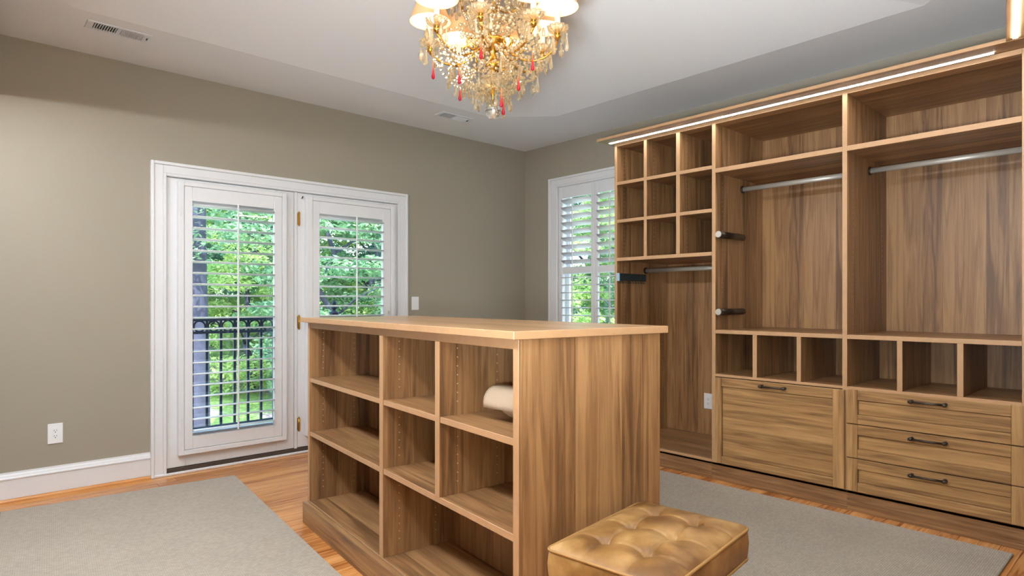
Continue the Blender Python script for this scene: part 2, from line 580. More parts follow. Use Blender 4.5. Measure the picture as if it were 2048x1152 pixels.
def skirting(bm, x0, x1):
    prof = [(0, .022), (-.016, .022), (-.016, .132), (-.021, .136), (-.021, .142), (-.015, .148), (-.012, .158), (-.007, .166), (-.006, .175), (0, .175)]
    A = [bm.verts.new((x0, y, z)) for y, z in prof]; B = [bm.verts.new((x1, y, z)) for y, z in prof]
    for i in range(len(prof)):
        j = (i + 1) % len(prof)
        bm.faces.new((A[i], A[j], B[j], B[i]))
    bm.faces.new(A); bm.faces.new(B[::-1])
bm = BM(); skirting(bm, -4.60, -3.457); bb = struct('baseboard_left', bm, white_m)
bm = BM(); skirting(bm, -1.448, -.002); struct('baseboard_front', bm, white_m)
bm = BM(); skirting(bm, 0, 1.70)
bm.transform(Matrix.Rotation(-PI / 2, 4, 'Z')); struct('baseboard_right', bm, white_m)
def shoe(bm, x0, x1):
    P = [(0, 0), (-.026, 0), (-.025, .009), (-.021, .016), (-.016, .021), (0, .022)]
    A = [bm.verts.new((x0, y, z)) for y, z in P]; B = [bm.verts.new((x1, y, z)) for y, z in P]
    for i in range(len(P)):
        j = (i + 1) % len(P); bm.faces.new((A[i], A[j], B[j], B[i]))
    bm.faces.new(A); bm.faces.new(B[::-1])
bm = BM(); shoe(bm, -4.60, -3.457); struct('trim_4', bm, oak_m)
bm = BM(); shoe(bm, -1.448, -.002); struct('trim_5', bm, oak_m)

# ------------------------------------------------------------------ doors with plantation shutters
def louver_mesh(length, width=.089, thick=.011, name='louver'):
    bm = BM()
    seg = 12
    A = []; B = []
    for k in range(seg):
        a = 2 * PI * k / seg
        y, z = width / 2 * math.cos(a), thick / 2 * math.sin(a)
        A.append(bm.verts.new((-length / 2, y, z))); B.append(bm.verts.new((length / 2, y, z)))
    for k in range(seg):
        f = bm.faces.new((A[k], A[(k + 1) % seg], B[(k + 1) % seg], B[k])); f.smooth = True
    bm.faces.new(A[::-1]); bm.faces.new(B)
    bmesh.ops.recalc_face_normals(bm, faces=bm.faces[:])
    me = bpy.data.meshes.new(name); bm.to_mesh(me); bm.free()
    me.materials.append(louver_m)
    return me

def frame_rect(bm, x0, x1, z0, z1, w0, w1, wb, wt, y0, y1, bev=.0025):
    box(bm, x0, x0 + w0, y0, y1, z0, z1, bev); box(bm, x1 - w1, x1, y0, y1, z0, z1, bev)
    box(bm, x0 + w0, x1 - w1, y0, y1, z0, z0 + wb, bev); box(bm, x0 + w0, x1 - w1, y0, y1, z1 - wt, z1, bev)

def door(name, x0, x1, fo, pa, op, rod_x, hinges, extra):
    D = struct_empty(name, ((x0 + x1) / 2, .02, .04))
    bm = BM()
    gx0, gx1 = op[0] - .035, op[1] + .035
    frame_rect(bm, x0, x1, .043, 2.027, gx0 - x0, x1 - gx1, .22, .17, .0, .045, .003)
    slab = finish(bm, 'door_slab', white_m, D)
    bm = BM(); box(bm, gx0 - .008, gx1 + .008, .031, .037, .255, 1.865, 0)
    finish(bm, 'glass_pane', pane_m, D)
    bm = BM()
    frame_rect(bm, fo[0], fo[1], .128, 2.001, pa[0] - .002 - fo[0], fo[1] - pa[1] - .002, .033, .03, -.05, -.001, .003)
    finish(bm, 'shutter_frame', white_m, D)
    bm = BM()
    frame_rect(bm, pa[0], pa[1], .163, 1.970, op[0] - pa[0], pa[1] - op[1], .087, .097, -.046, -.016, .003)
    sp = finish(bm, 'shutter_panel', white_m, D)
    lm = louver_mesh(op[1] - op[0] - .006)
    inv = WM_(sp).inverted()
    for k in range(21):
        inst('louver', lm, sp, inv @ Matrix.Translation(((op[0] + op[1]) / 2, -.030, .286 + k * .0779)) @ Matrix.Rotation(math.radians(-4), 4, 'X'))
    bm = BM(); box(bm, rod_x - .006, rod_x + .006, -.082, -.070, .262, 1.876, .003)
    finish(bm, 'tilt_rod', white_m, sp)
    for hz in hinges:
        bm = BM()
        tube(bm, [(-2.434, -.009, hz - .05), (-2.434, -.009, hz + .05)], .0075, 10)
        box(bm, -2.445, -2.423, -.006, -.001, hz - .048, hz + .048, .001)
        for q in (-.052, .052):
            ball(bm, (-2.434, -.009, hz + q), .006, 8, 6)
        finish(bm, 'hinge', brass_m, D)
    for hz, hx in extra:
        bm = BM(); box(bm, hx - .004, hx + .004, -.054, -.045, hz - .035, hz + .035, .001); finish(bm, 'shutter_hinge', white_m, D)
    return D
d1 = door('door_1', -3.359, -2.471, (-3.295, -2.546), (-3.257, -2.581), (-3.205, -2.641), -2.912, (),
          [(z, -3.276) for z in (1.80, 1.06, .34)])
d2 = door('door_2', -2.444, -1.550, (-2.388, -1.596), (-2.338, -1.636), (-2.281, -1.713), -1.973, (1.822, 1.018, .226),
          [(z, -1.616) for z in (1.78, 1.40, 1.06)])
# small hook and latch on the right leaf
bm = BM(); tube(bm, [(-2.41, -.004, 1.985), (-2.41, -.016, 1.985), (-2.405, -.016, 2.0)], .004, 8); finish(bm, 'door_stop', bronze_m, d2)
bm = BM(); box(bm, -1.665, -1.655, -.058, -.046, 1.07, 1.10, .002); finish(bm, 'shutter_latch', chrome_m, d2)

# ------------------------------------------------------------------ window with shutters in the right wall
Wn = struct_empty('window_1', (0.02, (WY0 + WY1) / 2, WZ0))
bm = BM()
# casing stands on the wall, facing -x; in (y) coordinates
for (a, b_, d) in ((0, .22, .030), (.22, .80, .020), (.80, 1, .026)):
    w = .117
    box(bm, -d, -.001, -.362 - w * b_, -.362 - w * a, WZ0 - .10, 2.394 - .095 * a, .003)
    box(bm, -d, -.001, -1.502 + w * a, -1.502 + w * b_, WZ0 - .10, 2.394 - .095 * a, .003)
    box(bm, -d, -.001, -1.502 + w * b_, -.362 - w * b_, 2.394 - .095 * b_, 2.394 - .095 * a, .003)
finish(bm, 'window_casing', white_m, Wn)
bm = BM(); box(bm, -.05, .0, -1.53, -.334, WZ0 - .03, WZ0, .004); box(bm, -.02, -.001, -1.50, -.364, WZ0 - .11, WZ0 - .03, .003)
finish(bm, 'window_sill', white_m, Wn)
bm = BM()
box(bm, 0, .15, WY1 - .006, WY1, WZ0, WZ1, 0); box(bm, 0, .15, WY0, WY0 + .006, WZ0, WZ1, 0)
box(bm, 0, .15, WY0, WY1, WZ1 - .006, WZ1, 0); box(bm, 0, .15, WY0, WY1, WZ0, WZ0 + .006, 0)
finish(bm, 'window_jamb', white_m, Wn)
bm = BM()
for z0, z1, xx in ((WZ0 + .006, 1.49, .10), (1.46, WZ1 - .006, .118)):
    box(bm, xx, xx + .03, WY0 + .006, WY0 + .05, z0, z1, .003); box(bm, xx, xx + .03, WY1 - .05, WY1 - .006, z0, z1, .003)
    box(bm, xx, xx + .03, WY0 + .05, WY1 - .05, z0, z0 + .05, .003); box(bm, xx, xx + .03, WY0 + .05, WY1 - .05, z1 - .04, z1, .003)
finish(bm, 'window_sash', white_m, Wn)
bm = BM(); box(bm, .112, .117, WY0 + .045, WY1 - .045, WZ0 + .05, 1.46, 0); finish(bm, 'window_pane', pane_m, Wn)
bm = BM(); box(bm, .130, .135, WY0 + .045, WY1 - .045, 1.50, WZ1 - .04, 0); finish(bm, 'window_pane', pane_m, Wn)
lmw = louver_mesh(.364)
for (pa0, pa1, op0, op1, rod) in ((-.932, -.486, -.893, -.527, -.690), (-1.379, -.934, -1.341, -.975, -1.145)):
    bm = BM()
    for (y0, y1, z0, z1) in ((pa0, op0, WZ0 + .01, WZ1 - .004), (op1, pa1, WZ0 + .01, WZ1 - .004), (op0, op1, 2.188, WZ1 - .004),
                             (op0, op1, 1.450, 1.513), (op0, op1, WZ0 + .01, WZ0 + .10)):
        box(bm, .002, .030, y0, y1, z0, z1, .003)
    sp = finish(bm, 'shutter_panel', white_m, Wn)
    inv = WM_(sp).inverted()
    for k in range(9):
        inst('louver', lmw, sp, inv @ Matrix.Translation((.016, (op0 + op1) / 2, 2.150 - k * .0735)) @ Matrix.Rotation(math.radians(24), 4, 'Y') @ Matrix.Rotation(PI / 2, 4, 'Z'))
    for k in range(10):
        inst('louver', lmw, sp, inv @ Matrix.Translation((.016, (op0 + op1) / 2, 1.412 - k * .0735)) @ Matrix.Rotation(math.radians(-2), 4, 'Y') @ Matrix.Rotation(PI / 2, 4, 'Z'))
    bm = BM(); box(bm, -.040, -.029, rod - .006, rod + .006, 1.53, 2.17, .003); finish(bm, 'tilt_rod', white_m, sp)
    bm = BM(); box(bm, -.040, -.029, rod - .006, rod + .006, .74, 1.43, .003); finish(bm, 'tilt_rod', white_m, sp)

# ------------------------------------------------------------------ wardrobe run on the right wall
XF = -.692                      # carcass front plane
CB = -.004                      # back of the units
EDGE = (0, -1, 1)               # front faces get the plain edge banding
VM = [wood_z, edge_m]; HM = [wood_y, edge_m]; DM = [wood_z, edge_m]
def sc(y, z, k=.9952):          # fronts stand 18 mm before the carcass
    return -4.688 + (y + 4.688) * k, 1.1821 + (z - 1.1821) * k

def vpanel(name, y0, y1, z0, z1, par, x0=XF, x1=CB):
    bm = BM(); box(bm, x0, x1, y0, y1, z0, z1, .0012, front=EDGE); return finish(bm, name, VM, par)
def hpanel(name, y0, y1, z0, z1, par, x0=XF, x1=CB):
    bm = BM(); box(bm, x0, x1, y0, y1, z0, z1, .0012, front=EDGE); return finish(bm, name, HM, par)
def backp(y0, y1, z0, z1, par, x=-.022):
    bm = BM(); box(bm, x, x + .012, y0, y1, z0, z1, 0); return finish(bm, 'back_panel', wood_z, par)
def plinth(y0, y1, par):
    bm = BM(); box(bm, XF - .001, -.55, y0, y1, .0, .112, .0015); box(bm, XF - .001, XF + .02, y0, y1, .098, .112, .001); return finish(bm, 'plinth', wood_y, par)
def pins(par, rowsx, ys, z0, z1, sgn, step=.032):
    bm = BM()
    for x in rowsx:
        for y, s in ys:
            z = z0
            while z < z1:
                tube(bm, [(x, y, z), (x, y + s * .0012, z)], .0023, 6)
                z += step
    o = finish(bm, 'shelf_pin', pin_m, par); o['kind'] = 'stuff'; return o
def rod(y0, y1, z, par):
    bm = BM()
    tube(bm, [(-.33, y0 + .004, z), (-.33, y1 - .004, z)], .0165, 14, flat=.62)
    r = finish(bm, 'hanging_rod', chrome_m, par)
    for y, s in ((y0, 1), (y1, -1)):
        bm = BM()
        tube(bm, [(-.33, y + s * .0005, z), (-.33, y + s * .008, z)], .026, 14)
        finish(bm, 'rod_socket', bronze_m, par)
    return r

def pull(bm_name, yc, zc, length, x, par):
    bm = BM()
    h = length / 2
    for s in (-1, 1):
        tube(bm, [(x, yc + s * (h - .012), zc), (x - .012, yc + s * (h - .012), zc), (x - .026, yc + s * (h - .012), zc)], [.011, .007, .008], 10)
        ball(bm, (x - .028, yc + s * (h - .012), zc), .0105, 10, 8)
        tube(bm, [(x - .028, yc + s * (h - .012), zc), (x - .028, yc + s * h, zc)], [.009, .007], 10)
    tube(bm, [(x - .028, yc - h + .012, zc), (x - .030, yc, zc), (x - .028, yc + h - .012, zc)], [.0065, .0055, .0065], 10)
    return finish(bm, 'handle', bronze_m, par)

def shaker(name, y0, y1, z0, z1, wl, wr, wt, wb, par):
    """framed front facing -x with a recessed panel"""
    x0, x1 = XF - .020, XF - .001
    bm = BM()
    box(bm, x0, x1, y1 - wl, y1, z0, z1, .0022, mat=1)
    box(bm, x0, x1, y0, y0 + wr, z0, z1, .0022, mat=1)
    box(bm, x0, x1, y0 + wr, y1 - wl, z1 - wt, z1, .0022); box(bm, x0, x1, y0 + wr, y1 - wl, z0, z0 + wb, .0022)
    box(bm, x0 + .0115, x1, y0 + wr + .0028, y1 - wl - .0028, z0 + wb + .0028, z1 - wt - .0028, .0015)
    box(bm, x1 - .003, x1, y0 + wr - .003, y1 - wl + .003, z0 + wb - .003, z1 - wt + .003, 0)
    return finish(bm, name, [front_y, front_z], par)

ZT0, ZT1 = 2.357, 2.383
# unit 1: nine cubbies over a hanging bay
U1 = thing('cubby_wardrobe', 'wooden wardrobe section with nine open cubbies above a hanging bay, beside the window', 'wardrobe', (-.35, -2.12, 0))
ya, yb = -1.717, -2.531
vpanel('side_panel', ya - .024, ya, .0, ZT1, U1)
hpanel('top_panel', yb, ya - .024, ZT0, ZT1, U1)
for z0, z1 in ((2.063, 2.087), (1.776, 1.800), (1.486, 1.511)):
    hpanel('shelf', yb, ya - .024, z0, z1, U1)
hpanel('bottom_panel', yb, ya - .024, .112, .130, U1)
for y0, y1 in ((-2.011, -1.985), (-2.287, -2.257)):
    for z0, z1 in ((2.087, ZT0), (1.800, 2.063), (1.511, 1.776)):
        vpanel('divider', y0, y1, z0, z1, U1)
backp(yb, ya - .024, .13, 1.486, U1); backp(yb, ya - .024, 1.511, ZT0, U1)
plinth(yb, ya - .024, U1)
rod(yb, ya - .024, 1.425, U1)
pins(U1, (-.60, -.10), ((ya - .024, -1),), .25, 1.45, -1)
pins(U1, (-.60, -.10), ((ya - .024, -1), (-2.011, -1), (-2.287, -1)), 1.53, 2.34, -1)
# pull-out rack on the left side panel
bm = BM()
box(bm, -.70, -.36, -1.772, -1.745, 1.338, 1.392, .003)
rk = finish(bm, 'belt_rack', teal_m, U1)
bm = BM(); box(bm, -.7085, -.700, -1.775, -1.744, 1.334, 1.395, .002); finish(bm, 'rack_cap', cap_m, rk)
for k in range(10):
    bm = BM()
    tube(bm, [(-.685 + k * .033, -1.760, 1.339), (-.685 + k * .033, -1.764, 1.318), (-.685 + k * .033, -1.776, 1.322)], .0022, 6)
    finish(bm, 'rack_hook', teal_m, rk)

# unit 2: top box, hanging bay with two pull-out racks, three cubbies, hamper front
U2 = thing('hamper_wardrobe', 'middle wooden wardrobe section with tilt-out hamper front and two dark pull-out racks', 'wardrobe', (-.35, -2.95, 0))
ya, yb = -2.532, -3.372
vpanel('side_panel', ya - .026, ya, .0, ZT1, U2); vpanel('side_panel', yb, yb + .026, .0, ZT1, U2)
A, B = yb + .026, ya - .026
hpanel('top_panel', A, B, ZT0, ZT1, U2); hpanel('shelf', A, B, 2.033, 2.062, U2)
hpanel('counter', A, B, .968, .992, U2); hpanel('shelf', A, B, .683, .700, U2)
hpanel('bottom_panel', A, B, .112, .130, U2)
for y0, y1 in ((-2.842, -2.814), (-3.115, -3.089)):
    vpanel('divider', y0, y1, .700, .968, U2)
backp(A, B, .992, 2.033, U2); backp(A, B, 2.062, ZT0, U2); backp(A, B, .700, .968, U2, -.15)
plinth(yb, ya, U2)
rod(A, B, 1.965, U2)
pins(U2, (-.60, -.10), ((B, -1), (yb + .026, 1)), 1.05, 2.0, -1)
y1, z1 = sc(-2.556, .677); y0, z0 = sc(-3.357, .1125)
hd = shaker('hamper_door', y0, y1, z0, z1, .046, .062, .056, .050, U2)
yc, zc = sc(-2.948, .650)
pull('handle', yc, zc, .165, XF - .018, hd)
for zc in (1.622, 1.110):
    bm = BM()
    tube(bm, [(-.70, -2.584, zc), (-.37, -2.584, zc)], .0215, 18)
    rk = finish(bm, 'belt_rack', bronze_m, U2)
    bm = BM(); tube(bm, [(-.706, -2.584, zc), (-.700, -2.584, zc)], [.019, .023], 18)
    finish(bm, 'rack_cap', chrome_m, rk)
    bm = BM(); box(bm, -.68, -.38, -2.5635, -2.559, zc - .010, zc + .010, .001); finish(bm, 'rack_bracket', chrome_m, rk)

# unit 3: top box, wide hanging bay, three cubbies, three drawers
U3 = thing('drawer_wardrobe', 'wooden wardrobe section with three framed drawers under three cubbies and a wide hanging bay', 'wardrobe', (-.35, -3.77, 0))
ya, yb = -3.372, -4.171
vpanel('side_panel', yb, yb + .026, .0, ZT1, U3)
A, B = yb + .026, ya
hpanel('top_panel', A, B, ZT0, ZT1, U3); hpanel('shelf', A, B, 2.033, 2.062, U3)
hpanel('counter', A, B, .968, .992, U3); hpanel('shelf', A, B, .683, .700, U3)
hpanel('bottom_panel', A, B, .112, .130, U3)
for y0, y1 in ((-3.647, -3.621), (-3.916, -3.889)):
    vpanel('divider', y0, y1, .700, .968, U3)
backp(A, B, .992, 2.033, U3); backp(A, B, 2.062, ZT0, U3); backp(A, B, .700, .968, U3, -.15)
plinth(yb, ya, U3)
rod(A, B, 1.970, U3)
pins(U3, (-.60, -.10), ((B, -1),), 1.05, 2.0, -1)
for z0, z1 in ((.493, .684), (.301, .488), (.1125, .296)):
    y1, zz1 = sc(-3.368, z1); y0, zz0 = sc(-4.166, z0)
    dr = shaker('drawer', y0, y1, zz0, zz1, .058, .060, .056, .052, U3)
    yc, zc = sc(-3.766, z1 - .032)
    pull('handle', yc, zc, .172, XF - .018, dr)

# lit cornice over the run, turning the corner towards the camera
ZC = 2.384
cor = thing('lit_cornice', 'long overhanging wooden cornice with a lit strip along the tops of the wardrobes', 'cornice', (-.40, -2.9, ZC))
bm = BM(); box(bm, -.83, CB, -4.171, -1.655, ZC, ZC + .019, .0015, front=EDGE); finish(bm, 'cornice_board', HM, cor)
bm = BM(); box(bm, -.739, -.726, -4.045, -1.700, ZC - .0035, ZC - .0003, .001); finish(bm, 'light_strip', led_m, cor)
bm = BM(); box(bm, -.742, -.7395, -4.045, -1.700, ZC - .0036, ZC - .0003, 0); box(bm, -.7255, -.7235, -4.045, -1.700, ZC - .0085, ZC - .0003, 0)
finish(bm, 'strip_channel', chrome_m, cor)

# return section by the camera's right hand
RA = math.radians(180 + 9.2)
ret = thing('return_wardrobe', 'end panel and lit cornice of the wardrobe turning the corner by the drawer wardrobe', 'wardrobe', (-.72, -4.175, 0), RA)
# local: +x runs along the return, -y (after turning) towards the back wall
def local_box(name, x0, x1, y0, y1, z0, z1, mats, par, bev=.0012, front=None):
    bm = BM(); box(bm, x0, x1, y0, y1, z0, z1, bev, front=front)
    me = bpy.data.meshes.new(name); bmesh.ops.recalc_face_normals(bm, faces=bm.faces[:]); bm.to_mesh(me); bm.free()
    for m in (mats if isinstance(mats, list) else [mats]): me.materials.append(m)
    o = bpy.data.objects.new(name, me); COL.objects.link(o); o.parent = par; return o
local_box('cornice_board', .0, .85, -.085, .40, ZC + .001, ZC + .026, [wood_x, edge_m], ret)
local_box('light_strip', .135, .75, -.060, -.042, ZC - .0045, ZC + .0007, led_m, ret, .001)
local_box('side_panel', .0, .024, .03, .40, 0, ZC, [wood_z, edge_m], ret)
local_box('side_panel', .82, .844, .03, .40, 0, ZC, [wood_z, edge_m], ret)
local_box('back_panel', .024, .82, .385, .397, .11, ZC, wood_z, ret)
local_box('plinth', .024, .82, .05, .07, .0, .11, wood_x, ret)
for z in (.112, .968, 2.033, ZC - .026):
    local_box('shelf', .024, .82, .03, .385, z, z + .024, [wood_x, edge_m], ret)

# wardrobe along the left wall (its lit cornice washes the far wall at the frame's edge)
lw = thing('left_wardrobe', 'open wooden wardrobe with lit cornice along the left wall', 'wardrobe', (-4.8, -2.1, 0))
bm = BM(); box(bm, -5.115, -4.362, -4.05, -.004, ZC, ZC + .026, .0015, front=(0, 1, 1)); finish(bm, 'cornice_board', HM, lw)
bm = BM(); box(bm, -4.452, -4.438, -4.0, -.45, ZC - .0055, ZC - .0003, .001); finish(bm, 'light_strip', led_left_m, lw)
for y in (-4.05, -3.06, -2.05, -1.04, -.03):
    bm = BM(); box(bm, -5.112, -4.472, y, y + .024, 0, ZC - .0005, .0012, front=(0, 1, 1)); finish(bm, 'side_panel', VM, lw)
for k in range(4):
    y0 = (-4.05, -3.06, -2.05, -1.04)[k] + .024; y1 = (-3.06, -2.05, -1.04, -.03)[k]
    for z in (.10, .968, 2.033, ZC - .027):
        bm = BM(); box(bm, -5.112, -4.472, y0, y1, z, z + .024, .0012, front=(0, 1, 1)); finish(bm, 'shelf', HM, lw)
    bm = BM(); box(bm, -5.112, -5.10, y0, y1, .124, ZC - .03, 0); finish(bm, 'back_panel', wood_z, lw)
    bm = BM(); box(bm, -4.50, -4.48, y0, y1, 0, .10, .001); finish(bm, 'plinth', wood_y, lw)

# ------------------------------------------------------------------ island shelving unit
PHI = -.1032
OI = Vector((-3.2183, -3.3398, 0))
isl = thing('island_cabinet', 'wooden island cabinet with open shelves and thick wooden top in mid room', 'cabinet', OI, PHI)
def ib(name, a0, a1, b0, b1, z0, z1, mats, bev=.0012, front=(0, -1, 1), par=None):
    return local_box(name, a0, a1, b0, b1, z0, z1, mats, par or isl, bev, front)
IV = [wood_z, edge_m]; IH = [wood_y, edge_m]
BE, LE, DP = -.0143, 1.862, .628
AB = .318
ib('side_panel', 0, DP, BE, .0143, .0, 1.0685, IV)
ib('side_panel', 0, DP, LE - .024, LE, .0, 1.0685, IV)
ib('top_rail', .004, .030, .0143, LE - .024, 1.038, 1.0685, IH)
ib('top_panel', .030, DP, .0143, LE - .024, 1.050, 1.0685, IH)
ib('back_panel', AB, AB + .014, .0143, LE - .024, .115, 1.050, [wood_z])
ib('back_panel', DP - .016, DP - .002, .0143, LE - .024, .0, 1.050, [wood_z])
d1b, d2b = (.921, .956), (.452, .484)
ib('divider', .0, AB, d1b[0], d1b[1], .115, 1.038, IV)
ib('divider', .0, AB, d2b[0], d2b[1], .486, 1.038, IV)
cells = [(.0143, d2b[0]), (d2b[1], d1b[0]), (d1b[1], LE - .024)]
for b0, b1 in cells:
    ib('shelf', .003, AB, b0, b1, .750, .772, IH)
ib('shelf', .003, AB, .0143, d1b[0], .463, .486, IH); ib('shelf', .003, AB, d1b[1], LE - .024, .463, .486, IH)
ib('bottom_shelf', .0, AB, .0143, LE - .024, .094, .115, IH)
ib('plinth', -.028, -.004, BE, LE, .0, .111, IH, front=None)
ib('countertop', -.03, .654, -.03, 1.900, 1.0695, 1.0945, [top_wood, edge_m], .002, front=[(0, -1, 1), (1, -1, 1), (1, 1, 1), (0, 1, 1)])
bm = BM()
for bpos, s in ((LE - .024, -1), (d1b[0], -1), (d2b[0], -1)):
    for a in (.075, .25):
        z = .18
        while z < 1.02:
            if not (.72 < z < .80 or .44 < z < .51) and not (bpos == d2b[0] and z < .5):
                tube(bm, [(a, bpos, z), (a, bpos + s * .0012, z)], .0026, 6)
            z += .032
bmesh.ops.recalc_face_normals(bm, faces=bm.faces[:])
me = bpy.data.meshes.new('shelf_pin'); bm.to_mesh(me); bm.free(); me.materials.append(pin_m)
pn = bpy.data.objects.new('shelf_pin', me); COL.objects.link(pn); pn.parent = isl; pn['kind'] = 'stuff'

# rolled cloth on the upper right shelf
bm = BM()
secs = 18
rings = []
for i in range(secs + 1):
    q = i / secs
    bpos = .045 + .29 * q
    k = 1
    lift = .010 * math.sin(q * 5)
    rg = []
    turns = 1.35
    n = 34
    for j in range(n + 1):
        a = math.radians(69) + 2 * PI * turns * j / n
        rad = .044 + .010 * (j / n) + .002 * math.sin(3 * a + 6 * q) + .022 * max(0, (j / n - .78) / .22) ** 1.5 * q
        ax = .175 + rad * k * 1.0 * math.cos(a)
        zz = .772 + .062 * k + (1 - k) * .030 + rad * k * .98 * math.sin(a)
        flap = .050 * max(0, (j / n - .70)) / .30 * q
        rg.append((ax, .045 + (.232 + .030 * math.sin(a)) * q + flap, max(zz, .7735)))
    rings.append([bm.verts.new(v) for v in rg])
for i in range(secs):
    for j in range(34):
        f = bm.faces.new((rings[i][j], rings[i][j + 1], rings[i + 1][j + 1], rings[i + 1][j])); f.smooth = True
mI = Matrix.Translation(OI) @ Matrix.Rotation(PHI, 4, 'Z')
bm.transform(mI)
rl = finish(bm, 'rolled_cloth', cloth_m, loc=mI @ Vector((.175, .19, .772)))
sm = rl.modifiers.new('solid', 'SOLIDIFY'); sm.thickness = .004; sm.offset = 1
tag(rl, 'rolled beige cloth lying on the upper right island shelf', 'cloth')

# ------------------------------------------------------------------ ottoman
OT = thing('tufted_ottoman', 'tan leather button-tufted ottoman on dark crossed legs beside the island', 'ottoman', (-2.953, -3.635, 0), math.radians(7.0))
TL, TW, TZ0, TZ1 = .262, .184, .405, .497
btn = [(x, y) for x in (-.145, 0, .145) for y in (-.065, .065)]
bm = BM()
nx, ny = 150, 106
grid = []
for i in range(nx + 1):
    row = []
    for j in range(ny + 1):
        u = -1 + 2 * i / nx; v = -1 + 2 * j / ny
        x, y = u * TL, v * TW
        cr = .022
        ex, ey = max(0, abs(x) - (TL - cr)), max(0, abs(y) - (TW - cr))
        if ex > 0 and ey > 0 and math.hypot(ex, ey) > cr:
            k = cr / math.hypot(ex, ey)
            x = math.copysign(TL - cr + ex * k, x); y = math.copysign(TW - cr + ey * k, y)
        ed = min(TL - abs(x), TW - abs(y))
        h = .030 * (1 - math.exp(-max(ed, 0) / .035))
        for bx, by in btn:
            r2 = (x - bx) ** 2 + (y - by) ** 2
            h -= .022 * math.exp(-r2 / (.016 ** 2)) + .013 * math.exp(-r2 / (.045 ** 2))
        fade = min(1, max(0, ed) / .06)
        cz = 0
        for bx in (-.145, 0, .145):
            cz = max(cz, math.exp(-((x - bx) / .0045) ** 2))
        for by in (-.065, .065):
            cz = max(cz, math.exp(-((y - by) / .0045) ** 2))
        h -= .0065 * cz * fade
        row.append(bm.verts.new((x, y, TZ1 + h)))
    grid.append(row)
for i in range(nx):
    for j in range(ny):
        f = bm.faces.new((grid[i][j], grid[i + 1][j], grid[i + 1][j + 1], grid[i][j + 1])); f.smooth = True
# side band, slightly swollen, and underside
per = [grid[i][0] for i in range(nx)] + [grid[nx][j] for j in range(ny)] + [grid[i][ny] for i in range(nx, 0, -1)] + [grid[0][j] for j in range(ny, 0, -1)]
prev = per
for q, zz in ((1.012, .480), (1.02, .455), (1.012, .425), (1.0, TZ0)):
    cur = [bm.verts.new((v.co.x * (1 + (q - 1)), v.co.y * (1 + (q - 1) * 1.3), zz)) for v in per]
    for k in range(len(per)):
        k2 = (k + 1) % len(per)
        f = bm.faces.new((prev[k2], prev[k], cur[k], cur[k2])); f.smooth = True
    prev = cur
bm.faces.new(prev)
rim = [v.co.copy() for v in per]
mO = WM_(OT)
bm.transform(mO); cu = finish(bm, 'seat_cushion', leather_m, OT)
for nm, zz, q in (('piping', TZ1 - .001, 1.008), ('piping', TZ0 + .002, 1.004)):
    bm = BM()
    pts = [Vector((p.x * q, p.y * q, zz)) for p in rim[::3]]
    pts.append(pts[0]); 
    tube(bm, pts, .0042, 8, cap=False)
    bm.transform(mO); finish(bm, nm, pipe_m, cu)
for bx, by in btn:
    bm = BM(); ball(bm, (bx, by, TZ1 - .0005), .0095, 12, 6, .45); bm.transform(mO); finish(bm, 'button', button_m, cu)
bm = BM(); box(bm, -.245, .245, -.168, .168, .378, .4045, .004); bm.transform(mO); finish(bm, 'seat_frame', leg_m, OT)
for y in (-.145, .145):
    for s in (-1, 1):
        pts = []
        for k in range(15):
            q = k / 14
            a = q * PI
            x = s * (.235 * math.cos(a))
            z = .378 - .378 * q if False else .378 - .378 * (q + .10 * math.sin(2 * PI * q) * -1)
            pts.append((x, y + s * .0125, max(.0, z)))
        bm = BM(); tube(bm, pts, [.020 - .006 * abs(math.sin(PI * k / 14)) for k in range(15)], 10, flat=.6)
        for v in bm.verts: v.co.z = max(v.co.z, .0005); v.co.z = min(v.co.z, .3785)
        bm.transform(mO); finish(bm, 'leg', leg_m, OT)
bm = BM(); tube(bm, [(0, -.14, .189), (0, .14, .189)], .011, 10); bm.transform(mO); finish(bm, 'stretcher', leg_m, OT)

# ------------------------------------------------------------------ rugs
def rug(x0, x1, y0, y1, rz, org, label):
    bm = BM(); box(bm, x0, x1, y0, y1, .0012, .0105, .003)
    o = finish(bm, 'runner_rug', rug_m)
    o.location = org; o.rotation_euler = (0, 0, rz)
    return tag(o, label, 'rug', 'grey woven rugs')
rug(-1.22, 0, -2.2, 0, -.100, (-3.023, -.343, 0), 'grey woven rug between the island and the glazed doors, its corner near the doors')
rug(-1.45, 0, -3.15, 0, 0, (-.803, -.98, 0), 'grey woven rug between the island and the drawer wardrobe')

